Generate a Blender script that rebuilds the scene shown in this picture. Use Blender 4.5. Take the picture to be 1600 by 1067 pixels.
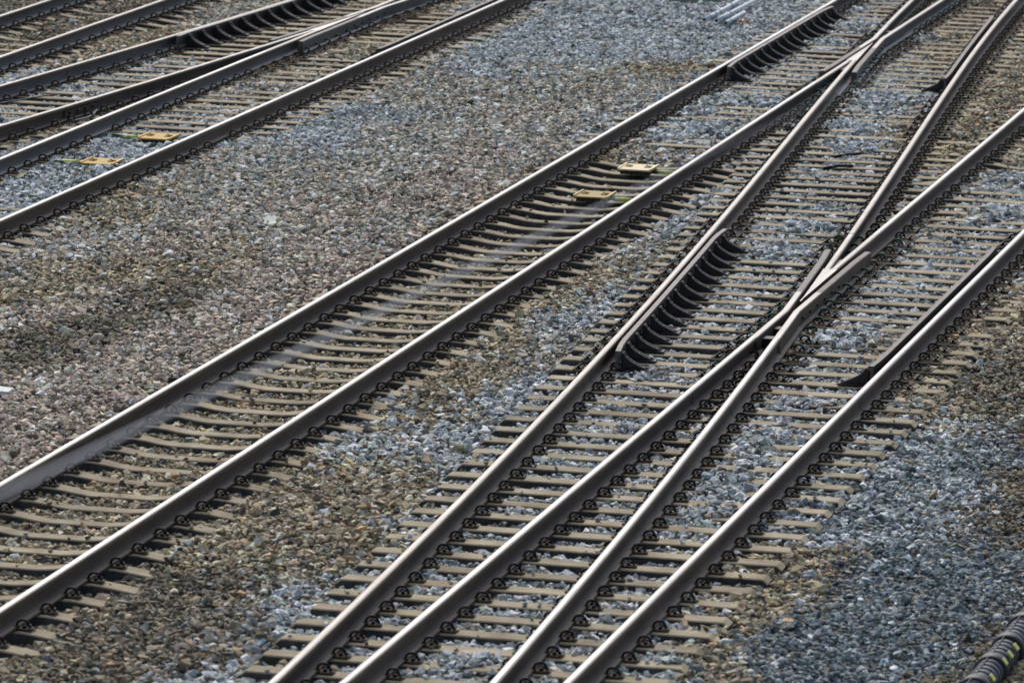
import bpy, math, random
import numpy as np
from mathutils import Matrix, Vector

R = math.radians
rng = np.random.default_rng(7)
random.seed(7)
for o in list(bpy.data.objects):
    bpy.data.objects.remove(o)
scene = bpy.context.scene
COL = scene.collection

# ------------------------------------------------------------------ camera
F_PX, PITCH, ROLL, YAW, CAM_H = 8904.838, R(9.64272667), R(1.42727395), R(12.89942278), 9.15561203
fwd = np.array([-math.sin(YAW)*math.cos(PITCH), math.cos(YAW)*math.cos(PITCH), -math.sin(PITCH)])
_r = np.array([math.cos(YAW), math.sin(YAW), 0.0]); _u = np.cross(_r, fwd)
right = math.cos(ROLL)*_r + math.sin(ROLL)*_u
up = -math.sin(ROLL)*_r + math.cos(ROLL)*_u
cam_data = bpy.data.cameras.new('camera')
cam = bpy.data.objects.new('camera', cam_data); COL.objects.link(cam)
cam.matrix_world = Matrix(((right[0], up[0], -fwd[0], 0), (right[1], up[1], -fwd[1], 0), (right[2], up[2], -fwd[2], CAM_H), (0, 0, 0, 1)))
cam_data.sensor_width = 36.0
cam_data.sensor_fit = 'HORIZONTAL'
cam_data.lens = F_PX*36.0/1600.0
cam_data.clip_start = 0.5
cam_data.clip_end = 3000
cam_data.dof.use_dof = True
cam_data.dof.focus_distance = 57.5
cam_data.dof.aperture_fstop = 4.0
scene.camera = cam

def project(P):
    d = np.asarray(P, float) - np.array([0, 0, CAM_H])
    z = d @ fwd
    return 800 + F_PX*(d @ right)/z, 533.5 - F_PX*(d @ up)/z

# ------------------------------------------------------------------ light
SUN_EL, SUN_ROT = R(46), R(-24)          # high sun behind thin cloud, ahead of the camera and a little to the left
world = bpy.data.worlds.new('World'); scene.world = world
world.use_nodes = True
wn = world.node_tree
bg = wn.nodes['Background']
sky = wn.nodes.new('ShaderNodeTexSky')
sky.sky_type = 'NISHITA'; sky.sun_disc = False
sky.sun_elevation = SUN_EL; sky.sun_rotation = SUN_ROT
sky.air_density = 0.9; sky.dust_density = 2.8; sky.ozone_density = 2.0
wn.links.new(sky.outputs[0], bg.inputs[0])
bg.inputs[1].default_value = 0.08
sun_data = bpy.data.lights.new('sun', 'SUN')
sun_data.energy = 1.5; sun_data.angle = R(48); sun_data.color = (1.0, 0.975, 0.94)
sun = bpy.data.objects.new('sun', sun_data); COL.objects.link(sun)
sd = Vector((math.sin(SUN_ROT)*math.cos(SUN_EL), math.cos(SUN_ROT)*math.cos(SUN_EL), math.sin(SUN_EL)))
sun.rotation_euler = sd.to_track_quat('Z', 'Y').to_euler()
scene.view_settings.view_transform = 'Standard'
scene.view_settings.look = 'None'
scene.view_settings.gamma = 1.0
scene.view_settings.use_curve_mapping = False
scene.view_settings.exposure = 0.78
scene.cycles.max_bounces = 5
scene.cycles.diffuse_bounces = 3
scene.cycles.glossy_bounces = 3

# ------------------------------------------------------------------ materials
def new_mat(name):
    m = bpy.data.materials.new(name); m.use_nodes = True
    nt = m.node_tree
    return m, nt, nt.nodes['Principled BSDF']

def mat_noise(name, c1, c2, rough=0.8, scale=6.0, metal=0.0, c3=None, scale3=40.0, amt3=0.5, bump=0.0, bscale=60.0, stretch=None, spec=0.4, vary=0.0, rust=None):
    m, nt, b = new_mat(name)
    N, L = nt.nodes, nt.links
    geo = N.new('ShaderNodeNewGeometry')
    mp = N.new('ShaderNodeMapping'); L.new(geo.outputs['Position'], mp.inputs[0])
    if stretch: mp.inputs['Scale'].default_value = stretch
    n1 = N.new('ShaderNodeTexNoise'); n1.inputs['Scale'].default_value = scale; n1.inputs['Detail'].default_value = 5
    L.new(mp.outputs[0], n1.inputs['Vector'])
    cr = N.new('ShaderNodeValToRGB'); cr.color_ramp.elements[0].position = 0.35; cr.color_ramp.elements[1].position = 0.65
    cr.color_ramp.elements[0].color = (*c1, 1); cr.color_ramp.elements[1].color = (*c2, 1)
    L.new(n1.outputs[0], cr.inputs[0])
    out = cr.outputs[0]
    if c3:
        n2 = N.new('ShaderNodeTexNoise'); n2.inputs['Scale'].default_value = scale3; n2.inputs['Detail'].default_value = 3
        L.new(mp.outputs[0], n2.inputs['Vector'])
        r2 = N.new('ShaderNodeMapRange'); r2.inputs[1].default_value = 0.52; r2.inputs[2].default_value = 0.7; r2.inputs[4].default_value = amt3
        L.new(n2.outputs[0], r2.inputs[0])
        mx = N.new('ShaderNodeMix'); mx.data_type = 'RGBA'
        L.new(r2.outputs[0], mx.inputs[0]); L.new(out, mx.inputs[6]); mx.inputs[7].default_value = (*c3, 1)
        out = mx.outputs[2]
    if rust:
        n4 = N.new('ShaderNodeTexNoise'); n4.inputs['Scale'].default_value = 2.1; n4.inputs['Detail'].default_value = 4; L.new(geo.outputs['Position'], n4.inputs['Vector'])
        r4 = N.new('ShaderNodeMapRange'); r4.inputs[1].default_value = .56; r4.inputs[2].default_value = .74; r4.inputs[4].default_value = .6; L.new(n4.outputs[0], r4.inputs[0])
        m4 = N.new('ShaderNodeMix'); m4.data_type = 'RGBA'; L.new(r4.outputs[0], m4.inputs[0]); L.new(out, m4.inputs[6]); m4.inputs[7].default_value = (*rust, 1)
        out = m4.outputs[2]
    if vary:
        oi = N.new('ShaderNodeObjectInfo'); rr = N.new('ShaderNodeMapRange'); rr.inputs[3].default_value = 1-vary; rr.inputs[4].default_value = 1+vary
        L.new(oi.outputs['Random'], rr.inputs[0]); sc_ = N.new('ShaderNodeVectorMath'); sc_.operation = 'SCALE'
        L.new(out, sc_.inputs[0]); L.new(rr.outputs[0], sc_.inputs['Scale']); out = sc_.outputs[0]
    L.new(out, b.inputs['Base Color'])
    b.inputs['Roughness'].default_value = rough; b.inputs['Metallic'].default_value = metal
    b.inputs['Specular IOR Level'].default_value = spec
    if bump:
        n3 = N.new('ShaderNodeTexNoise'); n3.inputs['Scale'].default_value = bscale; n3.inputs['Detail'].default_value = 4
        L.new(geo.outputs['Position'], n3.inputs['Vector'])
        bp = N.new('ShaderNodeBump'); bp.inputs['Strength'].default_value = bump; bp.inputs['Distance'].default_value = 0.01
        L.new(n3.outputs[0], bp.inputs['Height']); L.new(bp.outputs[0], b.inputs['Normal'])
    return m

M_RUST = mat_noise('rail_side_steel', (.060, .042, .031), (.100, .072, .053), .68, 5, .15, (.15, .10, .065), 30, .45, .25, 90, (1, .25, 1))
M_RUSTBLUE = mat_noise('rail_side_steel_cool', (.068, .068, .072), (.105, .102, .104), .55, 5, .25, (.13, .10, .08), 30, .3, .2, 90, (1, .25, 1))
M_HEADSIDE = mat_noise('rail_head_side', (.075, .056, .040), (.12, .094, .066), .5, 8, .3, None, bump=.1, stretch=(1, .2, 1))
M_DARKIRON = mat_noise('dark_cast_iron', (.020, .018, .018), (.036, .031, .029), .55, 14, .3, (.07, .045, .03), 50, .35, .3, 120)
M_CLIP = mat_noise('clip_black_steel', (.007, .0065, .006), (.016, .013, .011), .6, 40, .1, (.04, .024, .014), 25, .6, spec=.25, vary=.5)
M_TAN = mat_noise('tan_insulator', (.075, .050, .028), (.12, .085, .048), .85, 50)
M_GREEN = mat_noise('green_clip_paint', (.04, .20, .09), (.08, .30, .14), .6, 50)
M_PLATE = mat_noise('rusty_baseplate', (.075, .050, .033), (.14, .085, .045), .85, 20, 0, (.25, .15, .06), 30, .4, .3)
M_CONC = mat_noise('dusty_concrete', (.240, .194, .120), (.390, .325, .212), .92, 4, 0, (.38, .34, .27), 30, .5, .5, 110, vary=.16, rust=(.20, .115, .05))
M_CONCSIDE = mat_noise('grimy_shaded_concrete_side', (.040, .038, .035), (.085, .078, .068), .95, 9, 0, (.16, .145, .12), 25, .4, .6, 90)  # grime tone, darkened further with the shade of the side faces painted in
M_CHECKTOP = mat_noise('check_rail_top', (.115, .098, .090), (.185, .160, .145), .6, 10, .3, (.08, .055, .04), 40, .5, .15)
M_WINGTOP = mat_noise('weathered_wing_top', (.085, .068, .058), (.14, .115, .098), .6, 9, .2, (.17, .12, .08), 25, .5, .2)
M_CORNER = mat_noise('worn_head_corner', (.115, .092, .070), (.20, .17, .135), .45, 10, .5, None, stretch=(1, .15, 1))
M_WIRE = mat_noise('contact_wire_metal', (.30, .32, .34), (.38, .40, .42), .5, 10, .5)

def mat_head(name, lo, hi, r0, r1):
    m, nt, b = new_mat(name)
    N, L = nt.nodes, nt.links
    geo = N.new('ShaderNodeNewGeometry')
    mp = N.new('ShaderNodeMapping'); mp.inputs['Scale'].default_value = (60, .35, 1); L.new(geo.outputs['Position'], mp.inputs[0])
    n = N.new('ShaderNodeTexNoise'); n.inputs['Scale'].default_value = 1.0; n.inputs['Detail'].default_value = 4; L.new(mp.outputs[0], n.inputs['Vector'])
    cr = N.new('ShaderNodeValToRGB')
    cr.color_ramp.elements[0].position = .3; cr.color_ramp.elements[0].color = (*lo, 1)
    cr.color_ramp.elements[1].position = .7; cr.color_ramp.elements[1].color = (*hi, 1)
    L.new(n.outputs[0], cr.inputs[0]); L.new(cr.outputs[0], b.inputs['Base Color'])
    mr = N.new('ShaderNodeMapRange'); mr.inputs[3].default_value = r0; mr.inputs[4].default_value = r1
    L.new(n.outputs[0], mr.inputs[0]); L.new(mr.outputs[0], b.inputs['Roughness'])
    b.inputs['Metallic'].default_value = .9
    return m
M_HEAD = mat_head('polished_rail_top', (.25, .255, .26), (.47, .485, .50), .27, .46)
M_HEAD2 = mat_head('dull_rail_top', (.165, .15, .13), (.33, .315, .295), .34, .52)
M_NOSE = mat_head('worn_frog_top', (.15, .14, .125), (.30, .285, .265), .36, .55)

def mat_stone():
    m, nt, b = new_mat('ballast_stone')
    N, L = nt.nodes, nt.links
    at = N.new('ShaderNodeAttribute'); at.attribute_type = 'INSTANCER'; at.attribute_name = 'tint'
    geo = N.new('ShaderNodeNewGeometry')
    n = N.new('ShaderNodeTexNoise'); n.inputs['Scale'].default_value = 70; n.inputs['Detail'].default_value = 4; L.new(geo.outputs['Position'], n.inputs['Vector'])
    mr = N.new('ShaderNodeMapRange'); mr.inputs[1].default_value = .3; mr.inputs[2].default_value = .7; mr.inputs[3].default_value = .7; mr.inputs[4].default_value = 1.3
    L.new(n.outputs[0], mr.inputs[0])
    mx = N.new('ShaderNodeVectorMath'); mx.operation = 'SCALE'
    L.new(at.outputs['Vector'], mx.inputs[0]); L.new(mr.outputs[0], mx.inputs['Scale'])
    L.new(mx.outputs[0], b.inputs['Base Color'])
    b.inputs['Roughness'].default_value = .82
    b.inputs['Specular IOR Level'].default_value = .35
    return m
M_STONE = mat_stone()

def mat_ground():
    m, nt, b = new_mat('packed_gravel')
    N, L = nt.nodes, nt.links
    geo = N.new('ShaderNodeNewGeometry')
    v = N.new('ShaderNodeTexVoronoi'); v.inputs['Scale'].default_value = 26; L.new(geo.outputs['Position'], v.inputs['Vector'])
    cr = N.new('ShaderNodeValToRGB')
    for i, (p_, c) in enumerate([(0, (.05, .042, .035)), (.5, (.12, .105, .09)), (1, (.22, .21, .20))]):
        e = cr.color_ramp.elements[i] if i < 2 else cr.color_ramp.elements.new(1.0)
        e.position = p_ if i != 1 else .5
        e.color = (*c, 1)
    L.new(v.outputs['Color'], cr.inputs[0]); L.new(cr.outputs[0], b.inputs['Base Color'])
    b.inputs['Roughness'].default_value = .95
    bp = N.new('ShaderNodeBump'); bp.inputs['Strength'].default_value = .9; bp.inputs['Distance'].default_value = .03
    L.new(v.outputs['Distance'], bp.inputs['Height']); L.new(bp.outputs[0], b.inputs['Normal'])
    return m
M_GROUND = mat_ground()

def mat_plain(name, c, rough=.6, c2=None, scale=30, spec=.4):
    return mat_noise(name, c, c2 or tuple(x*.8 for x in c), rough, scale, spec=spec)

# ------------------------------------------------------------------ mesh building
class MB:
    def __init__(s): s.v = []; s.f = []; s.m = []
    def add(s, verts, faces, mi=0):
        k = len(s.v); s.v += [tuple(map(float, q)) for q in verts]
        for f in faces: s.f.append([k+i for i in f])
        s.m += list(mi) if isinstance(mi, (list, tuple)) else [mi]*len(faces)
    def box(s, c, d, mi=0, rz=0.0, top=None, topinset=(0, 0)):
        x, y, z = d[0]/2, d[1]/2, d[2]/2
        ix, iy = topinset
        vs = [(-x, -y, -z), (x, -y, -z), (x, y, -z), (-x, y, -z), (-x+ix, -y+iy, z), (x-ix, -y+iy, z), (x-ix, y-iy, z), (-x+ix, y-iy, z)]
        ca, sa = math.cos(rz), math.sin(rz)
        vs = [(c[0]+a*ca-b*sa, c[1]+a*sa+b*ca, c[2]+e) for a, b, e in vs]
        fs = [(3, 2, 1, 0), (4, 5, 6, 7), (0, 1, 5, 4), (1, 2, 6, 5), (2, 3, 7, 6), (3, 0, 4, 7)]
        s.add(vs, fs, [mi, mi if top is None else top, mi, mi, mi, mi])
    def sweep(s, pts, prof, mats, up=(0, 0, 1), cap=True):
        # pts: list of xyz, prof: closed loop (u to the right of the path, v up)
        P = np.array(pts, float); n = len(P); k = len(prof)
        T = np.zeros_like(P); T[1:-1] = P[2:]-P[:-2]; T[0] = P[1]-P[0]; T[-1] = P[-1]-P[-2]
        vs = []
        for i in range(n):
            t = T[i]/np.linalg.norm(T[i]); u = np.cross(t, up); u /= np.linalg.norm(u); w = np.cross(u, t)
            for a, b in prof: vs.append(P[i]+u*a+w*b)
        fs, ms = [], []
        for i in range(n-1):
            for j in range(k):
                j2 = (j+1) % k
                fs.append((i*k+j, (i+1)*k+j, (i+1)*k+j2, i*k+j2)); ms.append(mats[j])
        if cap:
            fs.append(tuple(range(k))); ms.append(mats[-1]); fs.append(tuple((n-1)*k+j for j in reversed(range(k)))); ms.append(mats[-1])
        s.add(vs, fs, ms)
    def tube(s, pts, r, n=8, mi=0):
        P = np.array(pts, float); m = len(P)
        rr = [r]*m if np.isscalar(r) else r
        T = np.zeros_like(P); T[1:-1] = P[2:]-P[:-2]; T[0] = P[1]-P[0]; T[-1] = P[-1]-P[-2]
        T /= np.linalg.norm(T, axis=1)[:, None]
        a = np.array([0, 0, 1.0]) if abs(T[0][2]) < .9 else np.array([1.0, 0, 0])
        u = np.cross(T[0], a); u /= np.linalg.norm(u)
        vs = []
        for i in range(m):
            u = u - T[i]*(u @ T[i]); u /= np.linalg.norm(u); w = np.cross(T[i], u)
            for j in range(n):
                q = 2*math.pi*j/n
                vs.append(P[i]+rr[i]*(u*math.cos(q)+w*math.sin(q)))
        fs = [(i*n+j, i*n+(j+1) % n, (i+1)*n+(j+1) % n, (i+1)*n+j) for i in range(m-1) for j in range(n)]
        fs += [tuple(reversed(range(n))), tuple((m-1)*n+j for j in range(n))]
        s.add(vs, fs, mi)
    def prism(s, poly, axis0, thick, mi=0):
        # poly in (x,z), extruded along y from axis0 by thick
        n = len(poly)
        vs = [(x, axis0, z) for x, z in poly] + [(x, axis0+thick, z) for x, z in poly]
        fs = [tuple(range(n)), tuple(reversed(range(n, 2*n)))] + [(i, i+n, (i+1) % n+n, (i+1) % n) for i in range(n)]
        s.add(vs, fs, mi)
    def mesh(s, name, mats, smooth=False):
        me = bpy.data.meshes.new(name)
        me.from_pydata(s.v, [], s.f)
        for m in mats: me.materials.append(m)
        me.polygons.foreach_set('material_index', np.array(s.m, dtype=np.int32))
        if smooth: me.polygons.foreach_set('use_smooth', np.ones(len(s.f), dtype=bool))
        me.update()
        return me
    def build(s, name, mats, parent=None, smooth=False):
        if not isinstance(mats, (list, tuple)): mats = [mats]
        o = bpy.data.objects.new(name, s.mesh(name, mats, smooth)); COL.objects.link(o)
        if parent: o.parent = parent
        return o

def tag(o, label=None, cat=None, group=None, kind=None):
    if label: o['label'] = label
    if cat: o['category'] = cat
    if group: o['group'] = group
    if kind: o['kind'] = kind
    return o
def empty(name, loc=(0, 0, 0), rz=0.0):
    o = bpy.data.objects.new(name, None); COL.objects.link(o)
    o.location = loc; o.rotation_euler = (0, 0, rz); o.empty_display_size = .2
    return o
ONES = 'first second third fourth fifth sixth seventh eighth ninth tenth eleventh twelfth thirteenth fourteenth fifteenth sixteenth seventeenth eighteenth nineteenth'.split()
TENS = {20: 'twent', 30: 'thirt', 40: 'fort', 50: 'fift', 60: 'sixt'}
def ordinal(n):
    if n < 20: return ONES[n-1]
    t = n//10*10
    return TENS[t]+'ieth' if n == t else TENS[t]+'y-'+ONES[n-t-1]

# ------------------------------------------------------------------ track geometry (world: y along the line, z = 0 at rail tops)
G = 1.507
XM1, XM2 = -14.414, -12.907
XB, XD = -9.885, -8.378
XE, XF = -20.520, -19.013
XA_, XB_ = -25.108, -23.601
ACO = [2.82890589300444e-07, 1.5775398333059812e-05, -0.0005009514128223189, -0.07181117080481837, -11.600001231825967]
CCO = [-0.00115, 0.0722, -22.424]
def fA(y): return np.polyval(ACO, y-60)
def fC(y):
    for _ in range(1): 
        s = np.polyval(np.polyder(np.array(ACO)), y-60); a = math.atan(s)
        y0 = y - G*math.sin(-a)
        s = np.polyval(np.polyder(np.array(ACO)), y0-60); a = math.atan(s)
        return fA(y0) + G*math.cos(a)
def fc(y): return np.polyval(CCO, y-72)
def fd(y):
    a = math.atan(np.polyval(np.polyder(np.array(CCO)), y-72)); y0 = y + G*math.sin(a)
    a = math.atan(np.polyval(np.polyder(np.array(CCO)), y0-72))
    return fc(y0) + G*math.cos(a)
def const(x): return lambda y: x
def solve(f, lo, hi):
    a, b = lo, hi; fa = f(a)
    for _ in range(60):
        m = (a+b)/2
        if (f(m) > 0) == (fa > 0): a = m
        else: b = m
    return (a+b)/2

PROF = [(-.022, 0), (.011, 0), (.023, -.0008), (.031, -.0030), (.0352, -.011), (.0362, -.030), (.0335, -.041), (.0125, -.051), (.0085, -.064), (.0085, -.113), (.0125, -.134),
        (.030, -.1465), (.071, -.156), (.075, -.160), (.075, -.172), (-.075, -.172), (-.075, -.160), (-.071, -.156), (-.030, -.1465), (-.0125, -.134), (-.0085, -.113),
        (-.0085, -.064), (-.0125, -.051), (-.0335, -.041), (-.0362, -.030), (-.0352, -.011), (-.031, -.0028)]
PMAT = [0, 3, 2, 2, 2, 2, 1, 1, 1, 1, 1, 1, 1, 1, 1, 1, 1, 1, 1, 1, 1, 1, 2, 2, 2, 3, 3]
WPROF = [(-.024, 0), (.024, 0), (.033, -.003), (.0375, -.012), (.0385, -.060), (.040, -.140), (.072, -.156), (.075, -.160), (.075, -.172),
         (-.075, -.172), (-.075, -.160), (-.072, -.156), (-.040, -.140), (-.0385, -.060), (-.0375, -.012), (-.033, -.003)]
WMAT = [0, 3, 2, 1, 1, 1, 1, 1, 1, 1, 1, 1, 1, 1, 3, 3]
def rail(f, y0, y1, label, side=None, dz=0.0, seams=(), top=None):
    n = max(2, int((y1-y0)/.6)+1)
    m = MB(); ys = np.linspace(y0, y1, n)
    m.sweep([(f(y), y, dz) for y in ys], PROF, PMAT)
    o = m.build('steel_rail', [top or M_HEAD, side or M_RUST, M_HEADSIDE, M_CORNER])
    tag(o, label, 'rail', 'steel rails of the yard')
    for ys_ in seams:
        w = MB(); x = f(ys_)
        big = [(a*1.0+(.004 if a > 0 else -.004), b-.0015 if b == 0 else b+.002) for a, b in PROF if b < -.03]
        w.sweep([(x, ys_-.006, dz), (f(ys_+.012), ys_+.006, dz)], big, [0]*len(big))
        w.build('weld_seam', M_DARKIRON, o)
    return o

# ------------------------------------------------------------------ crossing frogs
def frog(NL, NR, sgn, ytip, ysep, yw, label, y_nose_end, y_wing_end, side):
    """nose rails NL (left) and NR (right) lie on the side sgn (+1 far, -1 near) of the tip"""
    root = empty('crossing_frog', (0, 0, 0))
    tag(root, label, 'rail crossing', 'crossing frogs of the turnouts')
    # nose: wedge between the two running edges, then the two legs
    m = MB()
    def wedge(inset, z0, z1, ya, yb, mats, minw=.012):
        ys = np.linspace(ya, yb, 14)
        L, Rr = [], []
        for y in ys:
            l, r = NL(y)-.036+inset, NR(y)+.036-inset
            if r-l < minw: c = (l+r)/2; l, r = c-minw/2, c+minw/2
            L.append((l, y)); Rr.append((r, y))
        if sgn < 0: L.reverse(); Rr.reverse()
        n = len(ys); vs = [(x, y, z1) for x, y in L]+[(x, y, z1) for x, y in Rr]+[(x, y, z0) for x, y in L]+[(x, y, z0) for x, y in Rr]
        fs, ms = [], []
        for i in range(n-1):
            fs += [(i, n+i, n+i+1, i+1), (2*n+i+1, 3*n+i+1, 3*n+i, 2*n+i), (i+1, 2*n+i+1, 2*n+i, i), (n+i, 3*n+i, 3*n+i+1, n+i+1)]; ms += list(mats)
        fs += [(n, 0, 2*n, 3*n), (n-1, 2*n-1, 4*n-1, 3*n-1)]; ms += [1, 1]
        m.add(vs, fs, ms)
    t = ytip - sgn*.05
    wedge(0, -.045, 0, t, ysep+sgn*.02, (0, 1, 2, 2))
    wedge(.010, -.171, -.046, t+sgn*.25, ysep, (1, 1, 1, 1))
    for f, dz in ((NL, -.003), (NR, 0.0)):
        ys = np.linspace(ysep+sgn*.03, y_nose_end, 10)
        if sgn < 0: ys = ys[::-1]
        m.sweep([(f(y), y, dz) for y in ys], PROF, PMAT)
    m.build('nose', [M_HEAD2, side, M_HEADSIDE, M_CORNER], root)
    # filler behind the nose, between the leg heads
    fb = MB(); y = ysep+sgn*.55
    fb.box(((NL(y)+NR(y))/2, y, -.085), (max(.03, NR(y)-NL(y)-.05), .7, .11), 0)
    fb.build('filler_block', M_DARKIRON, root)
    # wings
    def wing(own, other, off, flare, dz):
        yk = yw
        pts = []
        y0 = y_wing_end
        for y in np.linspace(y0, yk, 10): pts.append((own(y), y, dz))
        yend = ysep + sgn*.55
        for y in np.linspace(yk, yend, 12)[1:]: pts.append((other(y)+off, y, dz))
        for k in range(1, 5):
            y = yend + sgn*.2*k
            pts.append((other(y)+off+math.copysign(.016*(k/4)**1.4, off), y, dz))
        if sgn < 0: pts = pts[::-1]
        w = MB(); cut = ytip+sgn*.45
        i = min(range(len(pts)), key=lambda q: abs(pts[q][1]-cut))
        dull = [{0: 4, 3: 4}.get(q, q) for q in WMAT]
        w.sweep(pts[:i+1], WPROF, WMAT if sgn > 0 else dull); w.sweep(pts[i:], WPROF, dull if sgn > 0 else WMAT)
        w.build('wing_rail', [M_HEAD2, side, M_HEADSIDE, M_CORNER, M_WINGTOP], root)
    wing(NR, NL, -.117, 1, -.0015)
    wing(NL, NR, +.117, 1, 0.0)
    for k in range(6):
        y = yw+sgn*(.1+.42*k); xx = NR(y)+.117 if True else 0
        bo = MB(); bo.tube([(xx+.034, y, -.085), (xx+.056, y, -.085)], .017, 6); bo.build('bolt', M_DARKIRON, root)
    # spacer blocks with bolts in the throat
    for k in (.75, 1.35):
        y = yw - sgn*k
        if abs(y-y_wing_end) < .2: continue
        sb = MB(); a, b = sorted((NL(y), NR(y)))
        sb.box(((a+b)/2, y, -.09), (max(.02, b-a-.02), .16, .07), 0)
        sb.build('spacer_block', M_DARKIRON, root)
    return root

# near right frog: nose on the far side, left nose rail C, right nose rail B
fB = const(XB)
g1 = lambda y: fC(y)-XB
T1 = solve(lambda y: g1(y)-.072, 45, 65); S1 = solve(lambda y: g1(y)+.072, 45, 68); W1 = solve(lambda y: g1(y)-.117, 45, 65)
frog(fC, fB, +1, T1, S1, W1, 'worn steel crossing in the foreground turnout, just left of the plain dark check rail', S1+2.6, W1-1.7, M_RUST)
fM2 = const(XM2)
g2 = lambda y: fM2(y)-fA(y)
T2 = solve(lambda y: g2(y)-.072, 65, 88); S2 = solve(lambda y: g2(y)+.072, 65, 88); W2 = solve(lambda y: g2(y)-.117, 65, 90)
frog(fM2, fA, -1, T2, S2, W2, 'steel crossing at upper right, between the two upper-right check rails', S2-2.6, W2+1.7, M_RUSTBLUE)
fE = const(XE)
g3 = lambda y: fd(y)-XE
T3 = solve(lambda y: g3(y)-.072, 65, 90); S3 = solve(lambda y: g3(y)+.072, 65, 90); W3 = solve(lambda y: g3(y)-.117, 65, 92)
frog(fd, fE, -1, T3, S3, W3, 'grey steel crossing in the upper-left turnout, below the bracketed check rail', S3-2.6, W3+1.7, M_RUSTBLUE)
print('frogs', T1, S1, W1, T2, S2, W2, T3, S3, W3)

J = .006
rail(const(XM1), 34, 95, 'left rail of the middle track, running above the two middle yellow plates', M_RUST, seams=(72.6,))
rail(fM2, 34, S2-2.6-J, 'right rail of the middle track, below the two middle yellow plates', M_RUST, seams=(66.9,))
rail(fM2, W2+1.7+J, 96, 'short stretch of rail leaving the upper right crossing for the top edge', M_RUSTBLUE, top=M_HEAD2)
rail(fA, 33, S2-2.6-J, 'brown-edged rail with a bracketed check rail along its middle', M_RUST, seams=(51.45, 66.2), top=M_HEAD2)
rail(fA, W2+1.7+J, 96, 'steep rail going up from the upper right crossing to the top edge', M_RUST, top=M_HEAD2)
rail(fC, 33, W1-1.7-J, 'steep rail climbing from the bottom edge to the foreground crossing, right of another', M_RUST, seams=(50.2,))
rail(fC, S1+2.6+J, 96, 'steep rail from the foreground crossing to the top right corner', M_RUST, seams=(65.1, 68.6), top=M_HEAD2)
rail(fB, 33, W1-1.7-J, 'brightest rail, from the bottom edge up to the foreground crossing', M_RUST, seams=(50.6,))
rail(fB, S1+2.6+J, 84, 'rail from the foreground crossing to the right edge', M_RUST, seams=(63.4,))
rail(const(XD), 33, 76, 'rightmost rail, with a plain check rail on its left side', M_RUST, seams=(50.9,))
rail(const(XA_), 68, 92, 'uppermost rail in the top left corner beside dark gravel', M_RUSTBLUE, top=M_HEAD2)
rail(const(XB_), 64, 92, 'second rail from the top left corner, above the bracketed check rail', M_RUSTBLUE, top=M_HEAD2)
rail(fc, 60, 92, 'rail in the upper left that carries a check rail on dark brackets', M_RUSTBLUE, seams=(71.4,), top=M_HEAD2)
rail(fd, 58, S3-2.6-J, 'reddish-brown rail with a fishplate, running into the upper left crossing', M_RUST, top=M_HEAD2)
rail(fd, W3+1.7+J, 93, 'lower of two rails leaving the upper left crossing for the top edge', M_RUSTBLUE)
rail(fE, 55, S3-2.6-J, 'grey rail above the two left yellow plates, reaching the upper left crossing', M_RUSTBLUE)
rail(fE, W3+1.7+J, 93, 'upper of two rails leaving the upper left crossing for the top edge', M_RUSTBLUE)
rail(const(XF), 52, 92, 'rail below the two left yellow plates, bordering the wide gravel strip', M_RUST, seams=(74.0,))

# ------------------------------------------------------------------ check rails
BRK = []
def check_rail(f, sgn, y0, y1, yb, label, flare=1.0, top=None):
    """bar on side sgn (+1 right) of the rail f"""
    root = empty('check_rail', (0, 0, 0))
    tag(root, label, 'check rail', 'check rails beside the crossings')
    prof = [(0, .020), (.048, .020), (.052, .016), (.052, -.020), (.030, -.030), (.030, -.120), (.055, -.135), (.055, -.150), (0, -.150), (0, .012)]
    pm = [0, 0, 1, 1, 1, 1, 1, 1, 1, 0]
    if sgn < 0:
        prof = [(-a, b) for a, b in prof][::-1]; pm = [1, 1, 1, 1, 1, 1, 0, 0, 0, 1]
        pm = [0 if (prof[i][1] > .01 and prof[(i+1) % 10][1] > .01) else 1 for i in range(10)]
    ys = np.linspace(y0, y1, 24); pts = []
    for y in ys:
        e = min(y-y0, y1-y); fl = .040*flare*max(0, 1-e/.6)**1.3
        pts.append((f(y)+sgn*(.036+.048+fl), y, 0))
    m = MB(); m.sweep(pts, prof, pm); m.build('bar', [top or M_CHECKTOP, M_DARKIRON], root)
    # one bracket mesh, copied along the bar
    b = MB()
    for dy in (-.048, .020):
        poly = [(0, -.005), (.012, -.002), (.026, -.005)]
        for k in range(1, 11):
            q = k/10*math.pi/2
            poly.append((.026+.25*(k/10), -.005-.155*(k/10)**.58))
        poly += [(.29, -.170), (0, -.170)]
        if sgn < 0: poly = [(-x, z) for x, z in poly][::-1]
        b.prism(poly, dy, .028)
    b.box((sgn*.14, 0, -.168), (.30, .14, .016))
    b.box((sgn*.012, 0, -.085), (.02, .05, .12))
    bm = b.mesh('bracket', [M_DARKIRON])
    bo = MB(); bo.tube([(-.022, 0, 0), (.022, 0, 0)], .017, 6)
    bom = bo.mesh('bolt', [M_DARKIRON])
    for y in yb:
        if not (y0+.02 < y < y1-.02): continue
        e = min(y-y0, y1-y); fl = .040*flare*max(0, 1-e/.6)**1.3
        s = math.atan((f(y+.1)-f(y-.1))/.2)
        o = bpy.data.objects.new('bracket', bm); COL.objects.link(o); o.parent = root
        o.location = (f(y)+sgn*(.036+.048+.054+fl), y, 0); o.rotation_euler = (0, 0, -s)
        if top is not None and y > y0+.6: o.scale = (.5, .8, .85)
        for bx, bz in ((.045, -.060), (.105, -.112), (.235, -.150)):
            c = bpy.data.objects.new('bolt', bom); COL.objects.link(c); c.parent = o; c.location = (sgn*bx, -.004, bz)
        BRK.append((o.location[0]+sgn*.16, y))
    return root

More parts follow.
